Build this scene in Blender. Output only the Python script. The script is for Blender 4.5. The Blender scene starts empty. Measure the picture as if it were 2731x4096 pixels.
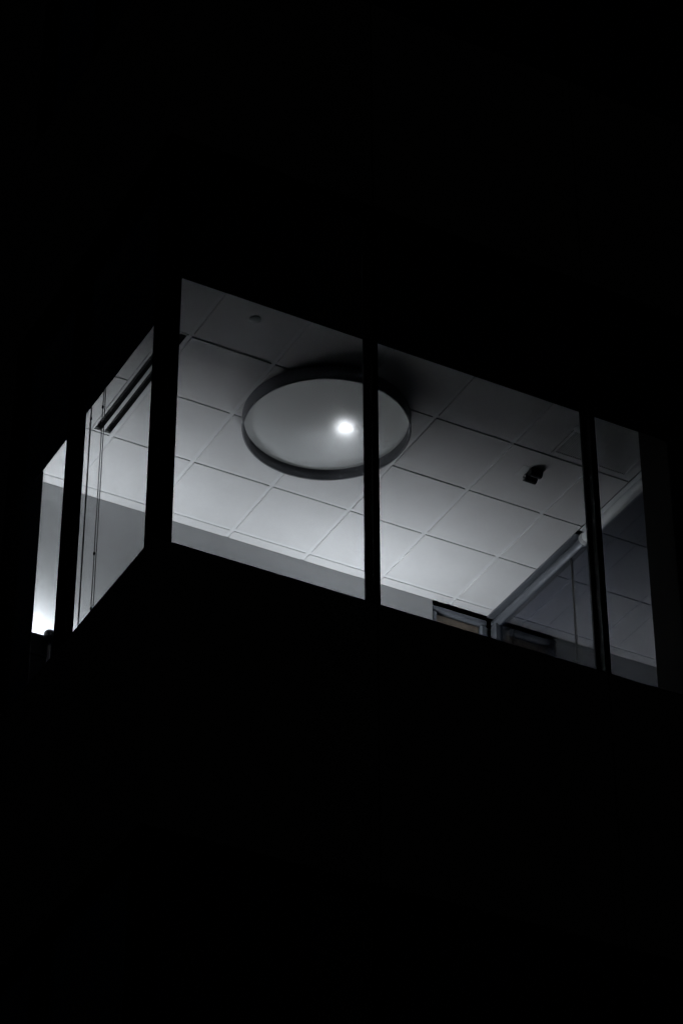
import bpy, math, random
from mathutils import Matrix, Vector
random.seed(7)
S = bpy.context.scene
COL = S.collection
ZC = 13.37                      # height of the office ceiling above the ground

# ------------------------------------------------------------------ camera, sky, moon, exposure
cam = bpy.data.cameras.new('camera')
co = bpy.data.objects.new('camera', cam); COL.objects.link(co)
cam.sensor_fit = 'VERTICAL'; cam.sensor_height = 36.0; cam.sensor_width = 24.0
cam.lens = 11456.8 / 4096 * 36.0
cam.clip_start = 0.1; cam.clip_end = 3000
R_ = Vector((0.8799, -0.4752, -0.0022)); F_ = Vector((0.3875, 0.7148, 0.5822)).normalized()
U_ = R_.cross(F_).normalized(); R_ = F_.cross(U_).normalized()
M_ = Matrix((R_, U_, -F_)).transposed().to_4x4()
M_.translation = Vector((-6.0337, -13.1726, -11.771 + ZC))
co.matrix_world = M_
S.camera = co

w = bpy.data.worlds.new('World'); S.world = w; w.use_nodes = True
nt = w.node_tree
sky = nt.nodes.new('ShaderNodeTexSky'); sky.sky_type = 'NISHITA'; sky.sun_disc = False
sky.sun_elevation = math.radians(30); sky.sun_rotation = math.radians(215)
bg = nt.nodes['Background']; bg.inputs[1].default_value = 0.0003
nt.links.new(sky.outputs[0], bg.inputs[0])

sun = bpy.data.lights.new('moon', 'SUN'); so = bpy.data.objects.new('moon', sun); COL.objects.link(so)
sun.energy = 0.0004; sun.angle = math.radians(0.5); sun.color = (0.9, 0.95, 1.0)
so.rotation_euler = (math.radians(60), 0, math.radians(-35)); so.location = (-20, -30, 40)

S.view_settings.view_transform = 'Standard'; S.view_settings.look = 'None'
S.view_settings.exposure = 0.0; S.view_settings.gamma = 1.0
S.view_settings.use_curve_mapping = False
try:
    S.cycles.max_bounces = 10; S.cycles.transparent_max_bounces = 16
    S.cycles.diffuse_bounces = 6; S.cycles.sample_clamp_indirect = 6.0
    S.cycles.use_denoising = True
except Exception: pass

# ------------------------------------------------------------------ materials
MATS = {}
def mat(name, col, rough=0.6, metal=0.0, spec=0.4, noise=None, bump=None, var=0.0, coat=0.0):
    """noise = (scale, amount) colour mottling; bump = (scale, strength, distance); var = object-random value."""
    m = bpy.data.materials.new(name); m.use_nodes = True
    n = m.node_tree; L = n.links; b = n.nodes['Principled BSDF']
    b.inputs['Roughness'].default_value = rough; b.inputs['Metallic'].default_value = metal
    b.inputs['Specular IOR Level'].default_value = spec
    b.inputs['Coat Weight'].default_value = coat
    tc = n.nodes.new('ShaderNodeTexCoord')
    geo = n.nodes.new('ShaderNodeNewGeometry')
    last = None
    rgb = n.nodes.new('ShaderNodeRGB'); rgb.outputs[0].default_value = (*col, 1); last = rgb.outputs[0]
    if noise:
        for k, (sc, am) in enumerate((noise, (noise[0] * 0.08, noise[1] * 0.7))):
            t = n.nodes.new('ShaderNodeTexNoise'); t.inputs['Scale'].default_value = sc; t.inputs['Detail'].default_value = 5
            L.new(geo.outputs['Position'], t.inputs['Vector'])
            r = n.nodes.new('ShaderNodeMapRange'); r.inputs[1].default_value = .3; r.inputs[2].default_value = .7
            r.inputs[3].default_value = 1 - am; r.inputs[4].default_value = 1 + am
            L.new(t.outputs[0], r.inputs[0])
            v = n.nodes.new('ShaderNodeVectorMath'); v.operation = 'SCALE'
            L.new(last, v.inputs[0]); L.new(r.outputs[0], v.inputs['Scale']); last = v.outputs[0]
    if var:
        oi = n.nodes.new('ShaderNodeObjectInfo')
        r = n.nodes.new('ShaderNodeMapRange'); r.inputs[3].default_value = 1 - var; r.inputs[4].default_value = 1 + var
        L.new(oi.outputs['Random'], r.inputs[0])
        v = n.nodes.new('ShaderNodeVectorMath'); v.operation = 'SCALE'
        L.new(last, v.inputs[0]); L.new(r.outputs[0], v.inputs['Scale']); last = v.outputs[0]
    L.new(last, b.inputs['Base Color'])
    if bump:
        t = n.nodes.new('ShaderNodeTexNoise'); t.inputs['Scale'].default_value = bump[0]; t.inputs['Detail'].default_value = 4
        L.new(geo.outputs['Position'], t.inputs['Vector'])
        bp = n.nodes.new('ShaderNodeBump'); bp.inputs['Strength'].default_value = bump[1]; bp.inputs['Distance'].default_value = bump[2]
        L.new(t.outputs[0], bp.inputs['Height']); L.new(bp.outputs[0], b.inputs['Normal'])
    MATS[name] = m
    return m

def glass(name, tint, refl=1.0):
    m = bpy.data.materials.new(name); m.use_nodes = True
    n = m.node_tree; L = n.links
    for x in list(n.nodes):
        if x.type == 'BSDF_PRINCIPLED': n.nodes.remove(x)
    out = [x for x in n.nodes if x.type == 'OUTPUT_MATERIAL'][0]
    tr = n.nodes.new('ShaderNodeBsdfTransparent'); tr.inputs[0].default_value = (*tint, 1)
    gl = n.nodes.new('ShaderNodeBsdfGlossy'); gl.inputs['Roughness'].default_value = 0.01
    gl.inputs[0].default_value = (refl, refl, refl, 1)
    fr = n.nodes.new('ShaderNodeFresnel'); 
    ge = n.nodes.new('ShaderNodeNewGeometry'); mr = n.nodes.new('ShaderNodeMapRange')
    mr.inputs[3].default_value = 1.45; mr.inputs[4].default_value = 1 / 1.45      # same reflectance on both faces of the sheet
    L.new(ge.outputs['Backfacing'], mr.inputs[0]); L.new(mr.outputs[0], fr.inputs[0])
    mx = n.nodes.new('ShaderNodeMixShader')
    L.new(fr.outputs[0], mx.inputs[0]); L.new(tr.outputs[0], mx.inputs[1]); L.new(gl.outputs[0], mx.inputs[2])
    L.new(mx.outputs[0], out.inputs[0]); MATS[name] = m

def emit(name, col, strength):
    m = bpy.data.materials.new(name); m.use_nodes = True
    b = m.node_tree.nodes['Principled BSDF']
    b.inputs['Base Color'].default_value = (.8, .8, .8, 1)
    b.inputs['Emission Color'].default_value = (*col, 1); b.inputs['Emission Strength'].default_value = strength
    MATS[name] = m

mat('concrete', (.20, .195, .185), .85, noise=(6, .12), bump=(60, .25, .004), var=.05)
mat('black_metal', (.006, .006, .0065), .5, .0, .12, noise=(30, .1))
mat('tile_white', (.705, .706, .715), .9, spec=.15, noise=(70, .03), bump=(260, .25, .0012), var=.018)
mat('tee_white', (.74, .75, .76), .55, spec=.3, noise=(8, .02))
mat('wall_paint', (.52, .532, .542), .75, spec=.25, noise=(9, .02), bump=(180, .15, .001))
mat('slab', (.12, .12, .12), .9, noise=(5, .1))
mat('carpet', (.045, .05, .06), .95, noise=(40, .15), bump=(300, .4, .004))
mat('shade_fabric', (.012, .012, .013), .9, spec=.1, noise=(200, .15))
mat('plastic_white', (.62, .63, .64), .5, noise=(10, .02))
mat('ring_metal', (.19, .195, .215), .5, .0, .3, noise=(20, .03))
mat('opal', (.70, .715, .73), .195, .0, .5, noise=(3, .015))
_b = MATS['opal'].node_tree.nodes['Principled BSDF']            # faint glow added to the disc to lift its tone
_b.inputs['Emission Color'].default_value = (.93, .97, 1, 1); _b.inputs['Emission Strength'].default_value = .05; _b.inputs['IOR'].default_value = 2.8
mat('slot_black', (.006, .006, .007), .8)
mat('chrome', (.8, .8, .82), .15, 1.0)
mat('alu', (.17, .185, .21), .38, .5, .5, noise=(14, .06))
mat('frame_grey', (.19, .21, .24), .45, .3, .4, noise=(14, .04))
mat('alu_pale', (.85, .87, .89), .5, .1, .4, noise=(14, .04))
mat('wood', (.24, .195, .15), .6, noise=(18, .2), var=.05)
mat('column_paint', (.013, .012, .0105), .8, spec=.05, noise=(8, .1))
mat('chain', (.10, .10, .105), .35, .4, .5, noise=(200, .1))
mat('silicone', (.015, .015, .016), .6)
mat('ground', (.05, .05, .052), .9, noise=(2, .2), bump=(60, .4, .01))
mat('paving', (.16, .16, .155), .85, noise=(4, .12), var=.06)
mat('roofing', (.06, .06, .06), .95, noise=(3, .2))
glass('window_glass', (.93, .95, .95), 0.9)
glass('partition_glass', (.49, .52, .59), 0.9)
emit('lamp_main', (.935, .948, 1.0), 255.0)
emit('lamp_left', (.935, .948, 1.0), 146.0)

# ------------------------------------------------------------------ builders
def wpos(o):
    p = Vector(o.location)
    while o.parent: o = o.parent; p += Vector(o.location)
    return p

class MB:
    """collects absolute coordinates (z measured from the office ceiling)"""
    def __init__(s): s.v = []; s.f = []; s.sm = []
    def raw(s, vs, fs, smooth=False):
        b = len(s.v); s.v += [Vector(p) for p in vs]; s.f += [[i + b for i in f] for f in fs]; s.sm += [smooth] * len(fs); return s
    def box(s, x0, x1, y0, y1, z0, z1, c=0.0):
        if c <= 0:
            v = [(x, y, z) for z in (z0, z1) for y in (y0, y1) for x in (x0, x1)]
            return s.raw(v, [(0, 2, 3, 1), (4, 5, 7, 6), (0, 1, 5, 4), (2, 6, 7, 3), (0, 4, 6, 2), (1, 3, 7, 5)])
        # chamfered box: three inset loops
        vs = []; idx = {}
        def P(p):
            p = tuple(round(q, 6) for q in p)
            if p not in idx: idx[p] = len(vs); vs.append(p)
            return idx[p]
        X = (x0, x1); Y = (y0, y1); Z = (z0, z1); fs = []
        def cor(i, j, k, ax):
            sx = c if i == 0 else -c; sy = c if j == 0 else -c; sz = c if k == 0 else -c
            p = [X[i] + sx, Y[j] + sy, Z[k] + sz]
            if ax == 0: p[0] = X[i]
            if ax == 1: p[1] = Y[j]
            if ax == 2: p[2] = Z[k]
            return P(p)
        for i in (0, 1): fs.append([cor(i, j, k, 0) for j, k in ((0, 0), (1, 0), (1, 1), (0, 1))])
        for j in (0, 1): fs.append([cor(i, j, k, 1) for i, k in ((0, 0), (1, 0), (1, 1), (0, 1))])
        for k in (0, 1): fs.append([cor(i, j, k, 2) for i, j in ((0, 0), (1, 0), (1, 1), (0, 1))])
        for i in (0, 1):
            for j in (0, 1): fs.append([cor(i, j, 0, 0), cor(i, j, 1, 0), cor(i, j, 1, 1), cor(i, j, 0, 1)])
        for i in (0, 1):
            for k in (0, 1): fs.append([cor(i, 0, k, 0), cor(i, 1, k, 0), cor(i, 1, k, 2), cor(i, 0, k, 2)])
        for j in (0, 1):
            for k in (0, 1): fs.append([cor(0, j, k, 1), cor(1, j, k, 1), cor(1, j, k, 2), cor(0, j, k, 2)])
        for i in (0, 1):
            for j in (0, 1):
                for k in (0, 1): fs.append([cor(i, j, k, 0), cor(i, j, k, 1), cor(i, j, k, 2)])
        return s.raw(vs, fs)
    def lathe(s, cx, cy, prof, n=64, smooth=True, a0=0.0):
        """prof: list of (radius, z); closed to a point where radius is 0"""
        vs = []; rings = []
        for r, z in prof:
            if r < 1e-6: rings.append([len(vs)]); vs.append((cx, cy, z))
            else:
                rings.append(list(range(len(vs), len(vs) + n)))
                vs += [(cx + r * math.cos(a0 + 2 * math.pi * k / n), cy + r * math.sin(a0 + 2 * math.pi * k / n), z) for k in range(n)]
        fs = []
        for A, B in zip(rings, rings[1:]):
            for k in range(n):
                a, a2, b, b2 = A[k % len(A)], A[(k + 1) % len(A)], B[k % len(B)], B[(k + 1) % len(B)]
                f = [];
                for q in (a, a2, b2, b):
                    if q not in f: f.append(q)
                if len(f) > 2: fs.append(f)
        return s.raw(vs, fs, smooth)
    def tube(s, p, q, r, n=10, smooth=True, r2=None):
        p = Vector(p); q = Vector(q); d = (q - p).normalized()
        a = d.cross(Vector((0, 0, 1)) if abs(d.z) < .9 else Vector((1, 0, 0))).normalized(); b = d.cross(a)
        r2 = r if r2 is None else r2
        vs = [p + (a * math.cos(2 * math.pi * k / n) + b * math.sin(2 * math.pi * k / n)) * r for k in range(n)]
        vs += [q + (a * math.cos(2 * math.pi * k / n) + b * math.sin(2 * math.pi * k / n)) * r2 for k in range(n)]
        s.raw(vs, [(k, (k + 1) % n, n + (k + 1) % n, n + k) for k in range(n)], smooth)
        s.raw(vs[:n], [list(range(n))[::-1]]); s.raw(vs[n:], [list(range(n))])
        return s
    def ext(s, prof, axis, a, b, smooth=False):
        """extrude a closed (u, z) profile along x or y"""
        n = len(prof)
        f = (lambda t, u, z: (t, u, z)) if axis == 'x' else (lambda t, u, z: (u, t, z))
        vs = [f(a, u, z) for u, z in prof] + [f(b, u, z) for u, z in prof]
        s.raw(vs, [(k, (k + 1) % n, n + (k + 1) % n, n + k) for k in range(n)], smooth)
        s.raw(vs[:n], [list(range(n))]); s.raw(vs[n:], [list(range(n))[::-1]])
        return s
    def build(s, name, m, parent=None, label=None, cat=None, group=None, kind=None):
        xs, ys, zs = zip(*s.v)
        c = Vector(((min(xs) + max(xs)) / 2, (min(ys) + max(ys)) / 2, min(zs)))
        me = bpy.data.meshes.new(name)
        me.from_pydata([p - c for p in s.v], [], s.f)
        import bmesh
        bm = bmesh.new(); bm.from_mesh(me); bmesh.ops.recalc_face_normals(bm, faces=bm.faces); bm.to_mesh(me); bm.free()
        for p, k in zip(me.polygons, s.sm): p.use_smooth = k
        me.materials.append(MATS[m])
        return link(name, me, c, parent, label, cat, group, kind)

def link(name, me, c, parent=None, label=None, cat=None, group=None, kind=None):
    o = bpy.data.objects.new(name, me); COL.objects.link(o)
    wz = Vector((c[0], c[1], c[2] + ZC))
    if parent: o.parent = parent; o.location = wz - wpos(parent)
    else: o.location = wz
    for k, v in (('label', label), ('category', cat), ('group', group), ('kind', kind)):
        if v: o[k] = v
    return o
def thing(name, loc, label=None, cat=None, group=None, kind=None):
    return link(name, None, Vector(loc), None, label, cat, group, kind)

# ------------------------------------------------------------------ dimensions (z from the ceiling)
XL, YF = -0.846, -1.45           # outer planes of the left and the front facade
ZS, ZH = -2.784, 0.203           # our window: sill and head
FF = 4.777                       # floor to floor
GZ = -ZC
MD, MW = 0.105, 0.042            # mullion depth and width
FL = -3.10                       # office floor
YB = 1.934                       # back wall of the office
XE, YE = 11.4, 11.0              # far ends of the building
BAY = 1.543
FRONT_M = [0.532 + BAY * k for k in range(7)]        # left edge of each front mullion
LEFT_M = [-0.124]
LEFT_END = 0.84                  # the left window stops here, solid wall beyond

# ------------------------------------------------------------------ ground
MB().box(-400, 400, -400, 400, GZ - .5, GZ).build('ground', 'ground', kind='structure')
MB().box(-3.2, 20, -4.6, YF - .02, GZ + .0, GZ + .13).build('pavement', 'paving', kind='structure')

# ------------------------------------------------------------------ building shell
B = thing('office_building', (XL + 4, YF + 4, GZ), 'dark concrete office building with a lit corner office behind black framed glass', 'building')
levels = [-2, -1, 0, 1]
def bands():
    out = []
    prev = GZ + .35
    for k in levels:
        out.append((prev, ZS + FF * k)); prev = ZH + FF * k
    out.append((prev, prev + 1.9))
    return out
J = 0.006
T_ = 0.22
panel_cache = {}
for (z0, z1) in bands():
    # front spandrel panels, one per bay; left wall panels
    xs = [XL] + [m + MW / 2 for m in FRONT_M] + [XE]
    for a, b in zip(xs, xs[1:]):
        if b - a < .2: continue
        MB().box(a + (J if a > XL else 0), b - J, YF, YF + T_, z0 + (J if z0 > GZ + 1 else 0), z1, .006).build('spandrel_panel', 'concrete', B)
    ys = [YF + T_, LEFT_M[0] + MW / 2, LEFT_END, 2.2, 4.4, 6.6, 8.8, YE]
    for a, b in zip(ys, ys[1:]):
        MB().box(XL, XL + T_, a + J, b - J, z0 + (J if z0 > GZ + 1 else 0), z1, .006).build('spandrel_panel', 'concrete', B)
MB().box(XL - .03, XE, YF - .03, YE, GZ, GZ + .345).build('plinth', 'concrete', B)
for k in levels:                 # solid left wall between the bands
    zs, zh = ZS + FF * k, ZH + FF * k
    ys = [LEFT_END + .06, 2.2, 4.4, 6.6, 8.8, YE]
    for a, b in zip(ys, ys[1:]):
        MB().box(XL, XL + T_, a + J, b - J, zs + J, zh - J, .006).build('wall_panel', 'concrete', B)
    MB().box(XE - .2, XE - J, YF + T_ + .3, YE, zs - 1.7, zh + 1.2).build('end_wall', 'concrete', B)
    MB().box(XL + T_ + .01, XE - .22, YE - .2, YE, zs - 1.7, zh + 1.2).build('rear_wall', 'concrete', B)
    # floor slab with its edge behind the spandrel
    fz = FL + FF * k
    if k != 0: MB().box(XL + T_ + .005, XE - .25, YF + T_ + .005, YE - .25, fz - .3, fz).build('floor_slab', 'slab', B)
MB().box(XL + T_ + .005, XE - .25, YF + T_ + .005, YE - .25, ZH + FF * 1 + .6, ZH + FF * 1 + .9).build('roof', 'roofing', B)

# windows: frame, mullions, panes on each floor
for k in levels:
    zs, zh = ZS + FF * k, ZH + FF * k
    lit = (k == 0)
    # corner post
    MB().box(XL, -0.733, YF, -1.325, zs, zh, .004).build('corner_post', 'black_metal', B)
    # front
    edges = [(-0.733, FRONT_M[0])] + [(m + MW, n) for m, n in zip(FRONT_M, FRONT_M[1:])] + [(FRONT_M[-1] + MW, XE - .25)]
    for m in FRONT_M: MB().box(m, m + MW, YF, YF + MD, zs, zh, .003).build('mullion', 'black_metal', B)
    for a, b in edges:
        if b - a < .15: continue
        wdw = MB().box(a + .001, b - .001, YF + .004, YF + MD, zh - .05, zh, .003).build('window', 'black_metal', B)
        MB().box(a + .001, b - .001, YF + .002, YF + MD - .004, zs, zs + .004).build('sill_bar', 'black_metal', wdw)
        MB().box(a + .003, b - .003, YF + .05, YF + .062, zs + .004, zh - .05).build('pane', 'window_glass', wdw)
        for xx in (a + .001, b - .019):
            MB().box(xx, xx + .018, YF + .064, YF + .084, zs + .004, zh - .05, .002).build('glazing_bead', 'black_metal', wdw)
    # left
    for m in LEFT_M: MB().box(XL, XL + MD, m, m + MW, zs, zh, .003).build('mullion', 'black_metal', B)
    MB().box(XL, XL + T_ + .004, LEFT_END, LEFT_END + .058, zs, zh, .003).build('jamb', 'black_metal', B)
    for a, b in ((-1.325, LEFT_M[0]), (LEFT_M[0] + MW, LEFT_END)):
        wdw = MB().box(XL + .004, XL + MD, a + .001, b - .001, zh - .05, zh, .003).build('window', 'black_metal', B)
        MB().box(XL + .002, XL + MD - .004, a + .001, b - .001, zs, zs + .004).build('sill_bar', 'black_metal', wdw)
        MB().box(XL + .05, XL + .062, a + .003, b - .003, zs + .004, zh - .05).build('pane', 'window_glass', wdw)

# ------------------------------------------------------------------ office shell
XR = 7.2
MB().box(XL + T_ + .005, XR, YF + T_ + .005, YB + 4, FL - .3, FL).build('floor', 'carpet', kind='structure')
bw = thing('back_wall', (1.0, YB + .06, FL), kind='structure')
MB().box(XL + T_ + .01, 2.914, YB, YB + .12, FL, .12).build('wall_face', 'wall_paint', bw)
MB().box(4.335, XR, YB, YB + .12, FL, .12).build('wall_face', 'wall_paint', bw)
MB().box(2.916, 4.333, YB + .30, YB + .40, FL, .12).build('recess_wall', 'wall_paint', bw)
MB().box(XR, XR + .12, YF + T_ + .01, YB + .5, FL, .4).build('side_wall', 'wall_paint', kind='structure')
MB().box(XL + T_ + .01, XR, YF + T_ + .01, YB + 4, .52, .8).build('upper_slab', 'slab', kind='structure')

# ------------------------------------------------------------------ suspended ceiling: tees and tegular tiles
ceil = thing('ceiling', (2.0, .3, 0), kind='structure')
T = 0.61
XP0, XP1 = 3.385, 3.505          # the partition header interrupts the grid
xg = [-0.615, -0.61] + [T * k for k in range(0, 12)]
colsx = [(-0.785, -T)] + [(T * k, T * (k + 1)) for k in range(-1, 5)] + [(3.05, XP0)] + [(XP1, 3.66)] + [(T * k, T * (k + 1)) for k in range(6, 11)]
rowsy = [(-1.235, -2 * T), (-2 * T, -T), (-T, 0), (0, T), (T, 2 * T), (2 * T, 3 * T), (3 * T, YB - .003)]
tile_cache = {}
G2 = 0.015
def tile(x0, x1, y0, y1, gx0=G2, gx1=G2, gy0=G2, gy1=G2):
    x0 += gx0; x1 -= gx1; y0 += gy0; y1 -= gy1
    wx, wy = round(x1 - x0, 4), round(y1 - y0, 4)
    if wx < .02 or wy < .01: return
    key = (wx, wy)
    if key not in tile_cache:
        c = .0022; z0, z1 = -.0085, .008
        vs = []
        for z, i in ((z0, c), (z0 + c, 0), (z1, 0)):
            vs += [(-wx / 2 + i, -wy / 2 + i, z), (wx / 2 - i, -wy / 2 + i, z), (wx / 2 - i, wy / 2 - i, z), (-wx / 2 + i, wy / 2 - i, z)]
        fs = [(3, 2, 1, 0), (8, 9, 10, 11)]
        for r in (0, 4):
            for k in range(4): fs.append((r + k, r + (k + 1) % 4, r + 4 + (k + 1) % 4, r + 4 + k))
        me = bpy.data.meshes.new('ceiling_tile'); me.from_pydata(vs, [], fs); me.materials.append(MATS['tile_white'])
        tile_cache[key] = me
    o = link('ceiling_tile', tile_cache[key], ((x0 + x1) / 2, (y0 + y1) / 2, random.uniform(-.0008, .0008)), ceil)
    o.rotation_euler = (random.uniform(-.0012, .0012), random.uniform(-.0012, .0012), random.uniform(-.0006, .0006))
GRX0, GRX1, GRY0, GRY1 = 2.73, 3.325, -.597, -.028          # bar grille opening
for (x0, x1) in colsx:
    for (y0, y1) in rowsy:
        e0 = G2 if y0 > -1.23 else .002; e1 = G2 if y1 < YB - .01 else .001
        f0 = .002 if x0 in (-.785, XP1) else G2; f1 = .002 if x1 == XP0 else G2
        if (x0, x1) == (-T, 0) and y0 in (0, T):
            tile(x0, -.157, y0, y1, f0, .004, e0, e1); continue
        if y0 == -T and x0 == T * 4:
            tile(x0, GRX0, y0, y1, f0, .004, e0, e1); continue
        if y0 == -T and x0 == 3.05:
            tile(GRX1, x1, y0, y1, .004, f1, e0, e1); continue
        tile(x0, x1, y0, y1, f0, f1, e0, e1)
TH = .019
for x in [-T + T * k for k in range(0, 12)]:                # main tees run into the room
    if abs(x - 3.05) < .01:
        segs = [(-1.235, -T), (-.02, YB - .002)]
    else: segs = [(-1.235, YB - .002)]
    for a, b in segs:
        if abs(x - 3.05) < .01 and a == -1.235: b = -.605
        MB().box(x - TH, x + TH, a, b, .0, .004).build('tee_bar', 'tee_white', ceil)
for y in [-2 * T, -T, 0, T, 2 * T, 3 * T]:                   # cross tees butt between them
    for (x0, x1) in colsx:
        a = x0 + (TH if x0 not in (-.785, XP1) else 0); b = x1 - (TH if x1 != XP0 else 0)
        if (x0, x1) == (-T, 0):
            if y in (0.0, T): b = -.157 if y == T else b
        if abs(y) < .01 and (x0, x1) == (-T, 0): pass
        MB().box(a, b, y - TH, y + TH, .0003, .0043).build('tee_bar', 'tee_white', ceil)
# dark void above the slit between ceiling and glass
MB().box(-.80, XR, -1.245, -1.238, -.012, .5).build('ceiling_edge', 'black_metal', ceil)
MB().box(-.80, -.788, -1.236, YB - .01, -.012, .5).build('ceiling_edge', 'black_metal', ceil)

# ------------------------------------------------------------------ linear slot diffuser beside the corner
sd = thing('slot_diffuser', (-.085, .6, -.01), 'white two-slot linear air diffuser with black slots set in the ceiling near the corner', 'air diffuser')
ya, yb = .014, 1.205
for (a, b) in ((-.157, -.141), (-.091, -.069), (-.022, -.0125)):
    MB().box(a, b, ya, yb, -.0095, .03, .0015).build('rail', 'tee_white', sd)
for y0, y1 in ((ya - .012, ya - .0005), (yb + .0005, yb + .008)):
    MB().box(-.157, -.0125, y0, y1, -.0092, .03, .0015).build('end_cap', 'tee_white', sd)
for (a, b) in ((-.141, -.091), (-.069, -.022)):
    MB().box(a + .0005, b - .0005, ya, yb, .055, .06).build('slot', 'slot_black', sd)
    MB().box(a + .0005, a + .0015, ya, yb, -.006, .055).box(b - .0015, b - .0005, ya, yb, -.006, .055).build('slot_cheek', 'slot_black', sd)

# ------------------------------------------------------------------ round drum ceiling light
RX, RY, RR = 1.178, 0.338, 0.568
ZL, ZT = -.135, -.022
rl = thing('round_ceiling_light', (RX, RY, ZL), 'large round drum ceiling light with grey rim and recessed satin disc', 'ceiling light')
ti = .012
MB().lathe(RX, RY, [(RR - ti, ZL + .002), (RR - ti + .002, ZL), (RR - .002, ZL), (RR, ZL + .002), (RR, ZT - .004), (RR - .004, ZT),
                    (.02, ZT), (.02, ZT - .003), (RR - ti, ZT - .004), (RR - ti, ZL + .002)], 128).build('rim', 'ring_metal', rl)
rd = RR - ti - .001; ze = -.050; zc = -.118
prof = [(r, zc + (ze - zc) * (.72 * (r / rd) ** 2 + .28 * (r / rd) ** 9)) for r in [rd * math.sin(math.pi / 2 * (1 - k / 40)) for k in range(40)] + [0]]
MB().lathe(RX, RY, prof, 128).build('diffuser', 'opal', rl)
MB().lathe(RX, RY, [(0, ZT), (.16, ZT), (.16, -.011), (0, -.011)], 48).build('mounting_plate', 'plastic_white', rl)

# ------------------------------------------------------------------ small ceiling devices
def detector(x, y, r, label):
    t = thing('ceiling_detector', (x, y, -.02), label, 'detector')
    MB().lathe(x, y, [(0, -.0086), (r, -.0086), (r, -.011), (r * .96, -.0125), (0, -.0125)], 40).build('base', 'plastic_white', t)
    MB().lathe(x, y, [(r * .8, -.0127), (r * .8, -.0135), (r * .7, -.015), (0, -.0155)], 40).build('dome', 'plastic_white', t)
detector(.292, -.345, .040, 'small round white ceiling detector in the dark tile near the corner post')
detector(2.755, -.345, .040, 'small round ceiling detector half hidden behind a window mullion')

ex, ey = 2.735, .235
em = thing('emergency_lamp', (ex, ey, -.1), 'black twin-barrel fitting with studs whitened as glints on a pale plate on the ceiling', 'ceiling fitting')
MB().box(ex - .10, ex - .045, ey - .05, ey + .07, -.0125, -.0088, .001).build('mounting_plate', 'tee_white', em)
MB().box(ex - .04, ex + .050, ey - .070, ey + .060, -.042, -.0088, .008).build('housing', 'slot_black', em)
for dy in (-.036, .034):
    MB().tube((ex - .043, ey + dy, -.042), (ex + .047, ey + dy, -.042), .027, 24).build('barrel', 'slot_black', em)
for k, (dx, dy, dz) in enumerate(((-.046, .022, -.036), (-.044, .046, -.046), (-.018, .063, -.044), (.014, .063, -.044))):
    MB().lathe(ex + dx, ey + dy, [(0, dz - .008), (.006, dz - .006), (.009, dz), (.006, dz + .006), (0, dz + .008)], 12).build('stud', 'plastic_white', em)  # metal studs in white, their glint put into the colour

# ------------------------------------------------------------------ bar grille by the partition
gr = thing('air_grille', ((GRX0 + GRX1) / 2, (GRY0 + GRY1) / 2, -.01), 'white linear bar air grille in the ceiling beside the partition rail', 'air grille')
fr = MB()
fr.box(GRX0, GRX1, GRY0, GRY0 + .022, -.012, .012, .0015).box(GRX0, GRX1, GRY1 - .022, GRY1, -.012, .012, .0015)
fr.box(GRX0, GRX0 + .022, GRY0 + .0225, GRY1 - .0225, -.012, .012, .0015).box(GRX1 - .022, GRX1, GRY0 + .0225, GRY1 - .0225, -.012, .012, .0015)
fr.build('frame', 'tee_white', gr)
bl = MB(); x = GRX0 + .03
while x < GRX1 - .03:
    bl.box(x, x + .0055, GRY0 + .0225, GRY1 - .0225, -.010, .012); x += .0148
bl.build('blades', 'tee_white', gr, kind='stuff')
MB().box(GRX0 + .022, GRX1 - .022, GRY0 + .022, GRY1 - .022, .05, .055).build('plenum_back', 'slot_black', gr)

# ------------------------------------------------------------------ glass partition with round header rail
pt = thing('glass_partition', (3.45, .6, FL), 'glass partition with rounded metal header rail under the ceiling', 'partition')
def rail(y0, y1, cx, cz, rx, rz, m, name, n=28):
    prof = [(cx + rx * math.cos(2 * math.pi * k / n), cz + rz * math.sin(2 * math.pi * k / n)) for k in range(n)]
    return MB().ext(prof, 'y', y0, y1, True).build(name, m, pt)
rail(.70, YB - .003, 3.458, -.066, .047, .044, 'alu', 'header_rail')
rail(-1.2, .655, 3.445, -.064, .048, .046, 'alu_pale', 'header_rail')
MB().box(3.380, 3.500, .70, YB - .004, -.021, -.0092).build('rail_shoe', 'alu', pt)
MB().box(3.388, 3.500, -1.2, .655, -.019, -.0092).build('rail_shoe', 'alu_pale', pt)
MB().ext([(3.447 + .053 * math.cos(2 * math.pi * k / 28), -.063 + .050 * math.sin(2 * math.pi * k / 28)) for k in range(28)], 'y', .657, .690, True).build('rail_coupling', 'plastic_white', pt)
MB().box(3.405, 3.470, YB - .075, YB - .006, FL, -.10, .006).build('end_post', 'alu', pt)
for a, b in ((-1.2, .866), (.876, YB - .08)):
    MB().box(3.443, 3.455, a, b, FL + .05, -.10).build('pane', 'partition_glass', pt)
MB().box(3.441, 3.457, .8665, .8755, FL + .05, -.10).build('joint', 'silicone', pt)
MB().box(3.42, 3.48, -1.2, YB - .08, FL, FL + .05).build('floor_channel', 'alu', pt)

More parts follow.
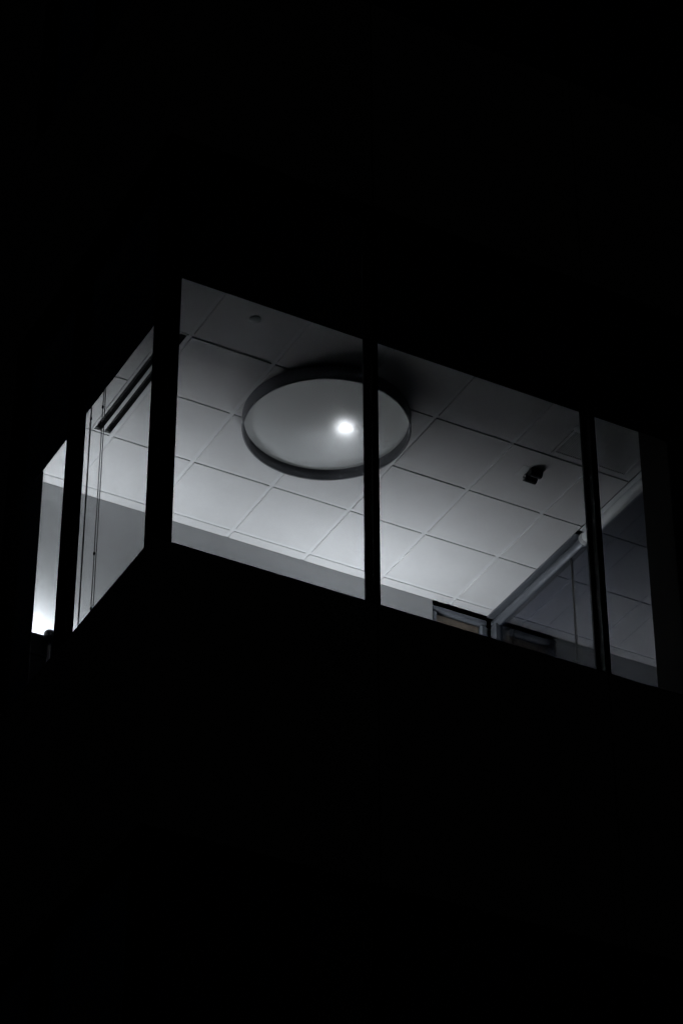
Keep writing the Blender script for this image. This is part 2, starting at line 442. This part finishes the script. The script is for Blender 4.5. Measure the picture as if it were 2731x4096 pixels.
# door in the recess beside the wall end
dr = thing('interior_door', (3.16, YB + .2, FL), 'brown wooden door with pale metal head frame at the end of the back wall', 'door')
hy = YB + .012
MB().box(2.922, 3.392, hy, hy + .09, -.085, -.030, .012).build('head_frame', 'frame_grey', dr)
MB().box(3.335, 3.392, hy, hy + .09, FL, -.0855, .010).build('jamb', 'frame_grey', dr)
MB().box(2.922, 2.962, hy, hy + .09, FL, -.0855, .010).build('jamb', 'frame_grey', dr)
lf = MB().box(2.966, 3.332, hy + .03, hy + .075, FL + .01, -.092, .004).build('leaf', 'wood', dr)
MB().tube((3.29, hy + .03, FL + 1.05), (3.29, hy - .03, FL + 1.05), .010).tube((3.29, hy - .03, FL + 1.05), (3.18, hy - .03, FL + 1.05), .009).build('handle', 'chrome', lf)
cb = thing('wood_cabinet', (3.78, YB - .1, FL), 'tall brown wooden cabinet with dark top beyond the glass partition', 'cabinet')
MB().box(3.575, 4.325, YB - .015, YB + .28, FL + .08, -.060, .006).build('carcass', 'wood', cb)
MB().box(3.565, 4.330, YB - .03, YB + .285, -.059, -.030, .010).build('top', 'column_paint', cb)
MB().box(3.585, 4.31, YB + .03, YB + .27, FL, FL + .079).build('plinth', 'column_paint', cb)
for a, b in ((3.580, 3.948), (3.952, 4.320)):
    d_ = MB().box(a, b, YB - .037, YB - .017, FL + .09, -.072, .004).build('door', 'wood', cb)
    hx = b - .03 if a < 3.7 else a + .03
    MB().tube((hx, YB - .047, FL + 1.1), (hx, YB - .047, FL + 1.25), .006).tube((hx, YB - .037, FL + 1.11), (hx, YB - .047, FL + 1.11), .004).tube((hx, YB - .037, FL + 1.24), (hx, YB - .047, FL + 1.24), .004).build('handle', 'chrome', d_)

# interior column behind the right-hand front pane
clm = thing('interior_column', (2.95, -1.03, FL), 'dark square column standing behind the front glass', 'column')
MB().box(2.85, 3.20, -1.19, -.875, FL + .1, -.013, .008).build('shaft', 'column_paint', clm)
MB().box(2.835, 3.215, -1.205, -.860, FL, FL + .0995, .004).build('skirting', 'black_metal', clm)

# ------------------------------------------------------------------ roller blinds
def blind(axis, p, a, b, zb, label, chains=()):
    """fabric in the plane axis = p, from a to b along the facade"""
    mid = (a + b) / 2
    t = thing('roller_blind', (mid, p, zb) if axis == 'y' else (p, mid, zb), label, 'roller blind', 'half-lowered blinds of the corner office')
    n = 24; vs = []; fs = []
    zt = .17
    for i in range(n + 1):
        u = a + (b - a) * i / n
        for z, off in ((zb + .012, 0), (zt, 0)):
            wv = .0012 * math.sin(i * .9) * (1 if z < 0 else .2)
            for s_ in (-.0006, .0006):
                vs.append((u, p + wv + s_, z) if axis == 'y' else (p + wv + s_, u, z))
    for i in range(n):
        q = i * 4
        for s_ in (0, 1): fs.append((q + s_, q + 4 + s_, q + 6 + s_, q + 2 + s_))
        fs.append((q, q + 1, q + 5, q + 4)); fs.append((q + 2, q + 6, q + 7, q + 3))
    fs.append((0, 2, 3, 1)); fs.append((n * 4, n * 4 + 1, n * 4 + 3, n * 4 + 2))
    MB().raw(vs, fs, True).build('fabric', 'shade_fabric', t)
    pr = [(p + .007 * math.cos(k * math.pi / 6), zb + .012 + .012 * math.sin(k * math.pi / 6)) for k in range(12)]
    MB().ext(pr, 'x' if axis == 'y' else 'y', a, b, True).build('hem_bar', 'black_metal', t)
    q = p + .03
    if axis == 'y': MB().tube((a, q, zt + .01), (b, q, zt + .01), .03, 20).build('roller_tube', 'black_metal', t)
    else: MB().tube((q, a, zt + .01), (q, b, zt + .01), .03, 20).build('roller_tube', 'black_metal', t)
    for (u, sep, ztop, zbot, beads, r) in chains:
        m = MB()
        for s_ in (-.5, .5):
            pts = []
            nn = 60
            for k in range(nn + 1):
                z = ztop + (zbot - ztop) * k / nn
                e = min(1, (k / nn) * 9, (1 - k / nn) * 9)
                uu = u + s_ * sep * e + .0012 * math.sin(k * .55 + s_ * 3)
                pts.append((p - .03, uu, z) if axis == 'x' else (uu, p - .03, z))
            for A_, B_ in zip(pts, pts[1:]): m.tube(A_, B_, r, 6)
            for k in range(0, nn * 4):                       # little balls of the chain
                f_ = k / (nn * 4) * nn; i = int(f_); g = f_ - i
                A_, B_ = pts[i], pts[i + 1]; c_ = [A_[j] + (B_[j] - A_[j]) * g for j in range(3)]
                rr = r * 1.45
                m.raw([(c_[0] + rr, c_[1], c_[2]), (c_[0] - rr, c_[1], c_[2]), (c_[0], c_[1] + rr, c_[2]), (c_[0], c_[1] - rr, c_[2]), (c_[0], c_[1], c_[2] + rr), (c_[0], c_[1], c_[2] - rr)],
                      [(0, 2, 4), (2, 1, 4), (1, 3, 4), (3, 0, 4), (2, 0, 5), (1, 2, 5), (3, 1, 5), (0, 3, 5)])
        ch = m.build('bead_chain', 'chain', t)
        for z, s_ in beads:
            MB().lathe(p - .03, u + s_ * sep, [(0, z - .014), (.006, z - .010), (.0075, z), (.006, z + .010), (0, z + .014)], 12).build('connector', 'black_metal', ch)
        if axis == 'x': MB().tube((p - .03, u - sep, ztop + .012), (p - .03, u + sep, ztop + .012), .012, 14).build('chain_guide', 'plastic_white', ch)

blind('y', YF + .17, -.672, .560, -.738, 'black front blind between the corner post and the first mullion beside it')
blind('y', YF + .17, .60, 2.128, -.730, 'black front blind between two mullions, right of the round ceiling light')
blind('y', YF + .17, 2.145, 3.60, -.728, 'black front blind above the dark column and the bar grille')
blind('x', XL + .17, -1.20, .085, -.862, 'black blind on the narrow side with bead chains hanging beside the slot diffuser',
      chains=((-.307, .032, -.745, -2.95, ((-1.05, .5), (-2.14, .5), (-2.53, .5)), .0029), (-.110, .010, -.70, -2.95, ((-1.02, -.5),), .0032)))
blind('x', XL + .17, .105, .98, -.862, 'black blind over the slim end pane above the floor lamp glow')

# ------------------------------------------------------------------ uplighter floor lamps by the back wall
def uplighter(x0, x1, y0, y1, zt, px, py, em_mat, label, ex0, ex1, rec, back, tilt):
    t = thing('uplighter_lamp', ((x0 + x1) / 2, (y0 + y1) / 2, FL), label, 'floor lamp', 'uplighter floor lamps along the back wall')
    h = MB(); d = rec + .03; k = .006
    h.box(x0, x1, y0, y0 + k, zt - d, zt, .002).box(x0, x1, y1 - k, y1, zt - d, zt - back, .002)
    h.box(x0, x0 + k, y0 + k + .0002, y1 - k - .0002, zt - d, zt - .03, .002).box(x1 - k, x1, y0 + k + .0002, y1 - k - .0002, zt - d, zt - .03, .002)
    h.box(x0 + k, x1 - k, y0 + k, y1 - k, zt - d + .001, zt - d + .007)
    hd = h.build('lamp_head', 'black_metal', t)
    ct, st = math.cos(tilt), math.sin(tilt); yb = y1 - .012; hw = y1 - y0 - .035
    pr = [(yb, zt - rec), (yb - hw * ct, zt - rec + hw * st), (yb - hw * ct - .004 * st, zt - rec + hw * st - .004 * ct), (yb - .004 * st, zt - rec - .004 * ct)]
    MB().ext(pr, 'x', ex0, ex1).build('light_panel', em_mat, hd)
    MB().box(x0 + k, x1 - k, y0 + k, yb - hw * ct - .006, zt - d + .007, zt - .001).build('cut_off_shield', 'black_metal', hd)
    MB().tube((px, py, FL + .02), (px, py, zt - .03), .012, 20).build('pole', 'chain', t)
    MB().lathe(px, py, [(0, zt - .07), (.036, zt - .07), (.040, zt - .02), (.037, zt + .012), (.022, zt + .026), (0, zt + .030)], 32).build('pole_cap', 'black_metal', t)
    MB().lathe(px, py, [(0, FL), (.16, FL), (.16, FL + .014), (.15, FL + .02), (0, FL + .022)], 48).build('foot', 'black_metal', t)
uplighter(-.58, -.06, 1.665, 1.865, -1.437, -.190, 1.640, 'lamp_left', 'floor uplighter glowing against the back wall behind the slim end pane', -.46, -.11, .135, .13, math.radians(30))
uplighter(2.03, 2.47, 1.68, 1.865, -1.45, 2.515, 1.74, 'lamp_main', 'floor uplighter by the back wall lighting the bright middle of the ceiling', 2.19, 2.36, .118, .035, math.radians(6))
# made-up dark cabinet, blacks out the lit wall below the left lamp
sc = thing('added_dark_cabinet', (-.2, YB - .06, FL), 'added dark cabinet blacking out the wall under the floor lamp glow behind the slim end pane', 'cabinet')
MB().box(-.60, .30, 1.690, YB - .004, FL + .06, -1.606, .004).build('carcass', 'column_paint', sc)
MB().box(-.59, .29, 1.70, YB - .006, FL, FL + .0595).build('plinth', 'black_metal', sc)
for a, b in ((-.596, -.152), (-.148, .296)):
    d_ = MB().box(a, b, 1.669, 1.688, FL + .07, -1.610, .003).build('door', 'column_paint', sc)
    hx = b - .03 if a < -.3 else a + .03
    MB().tube((hx, 1.662, FL + .9), (hx, 1.662, FL + 1.05), .005).build('handle', 'black_metal', d_)
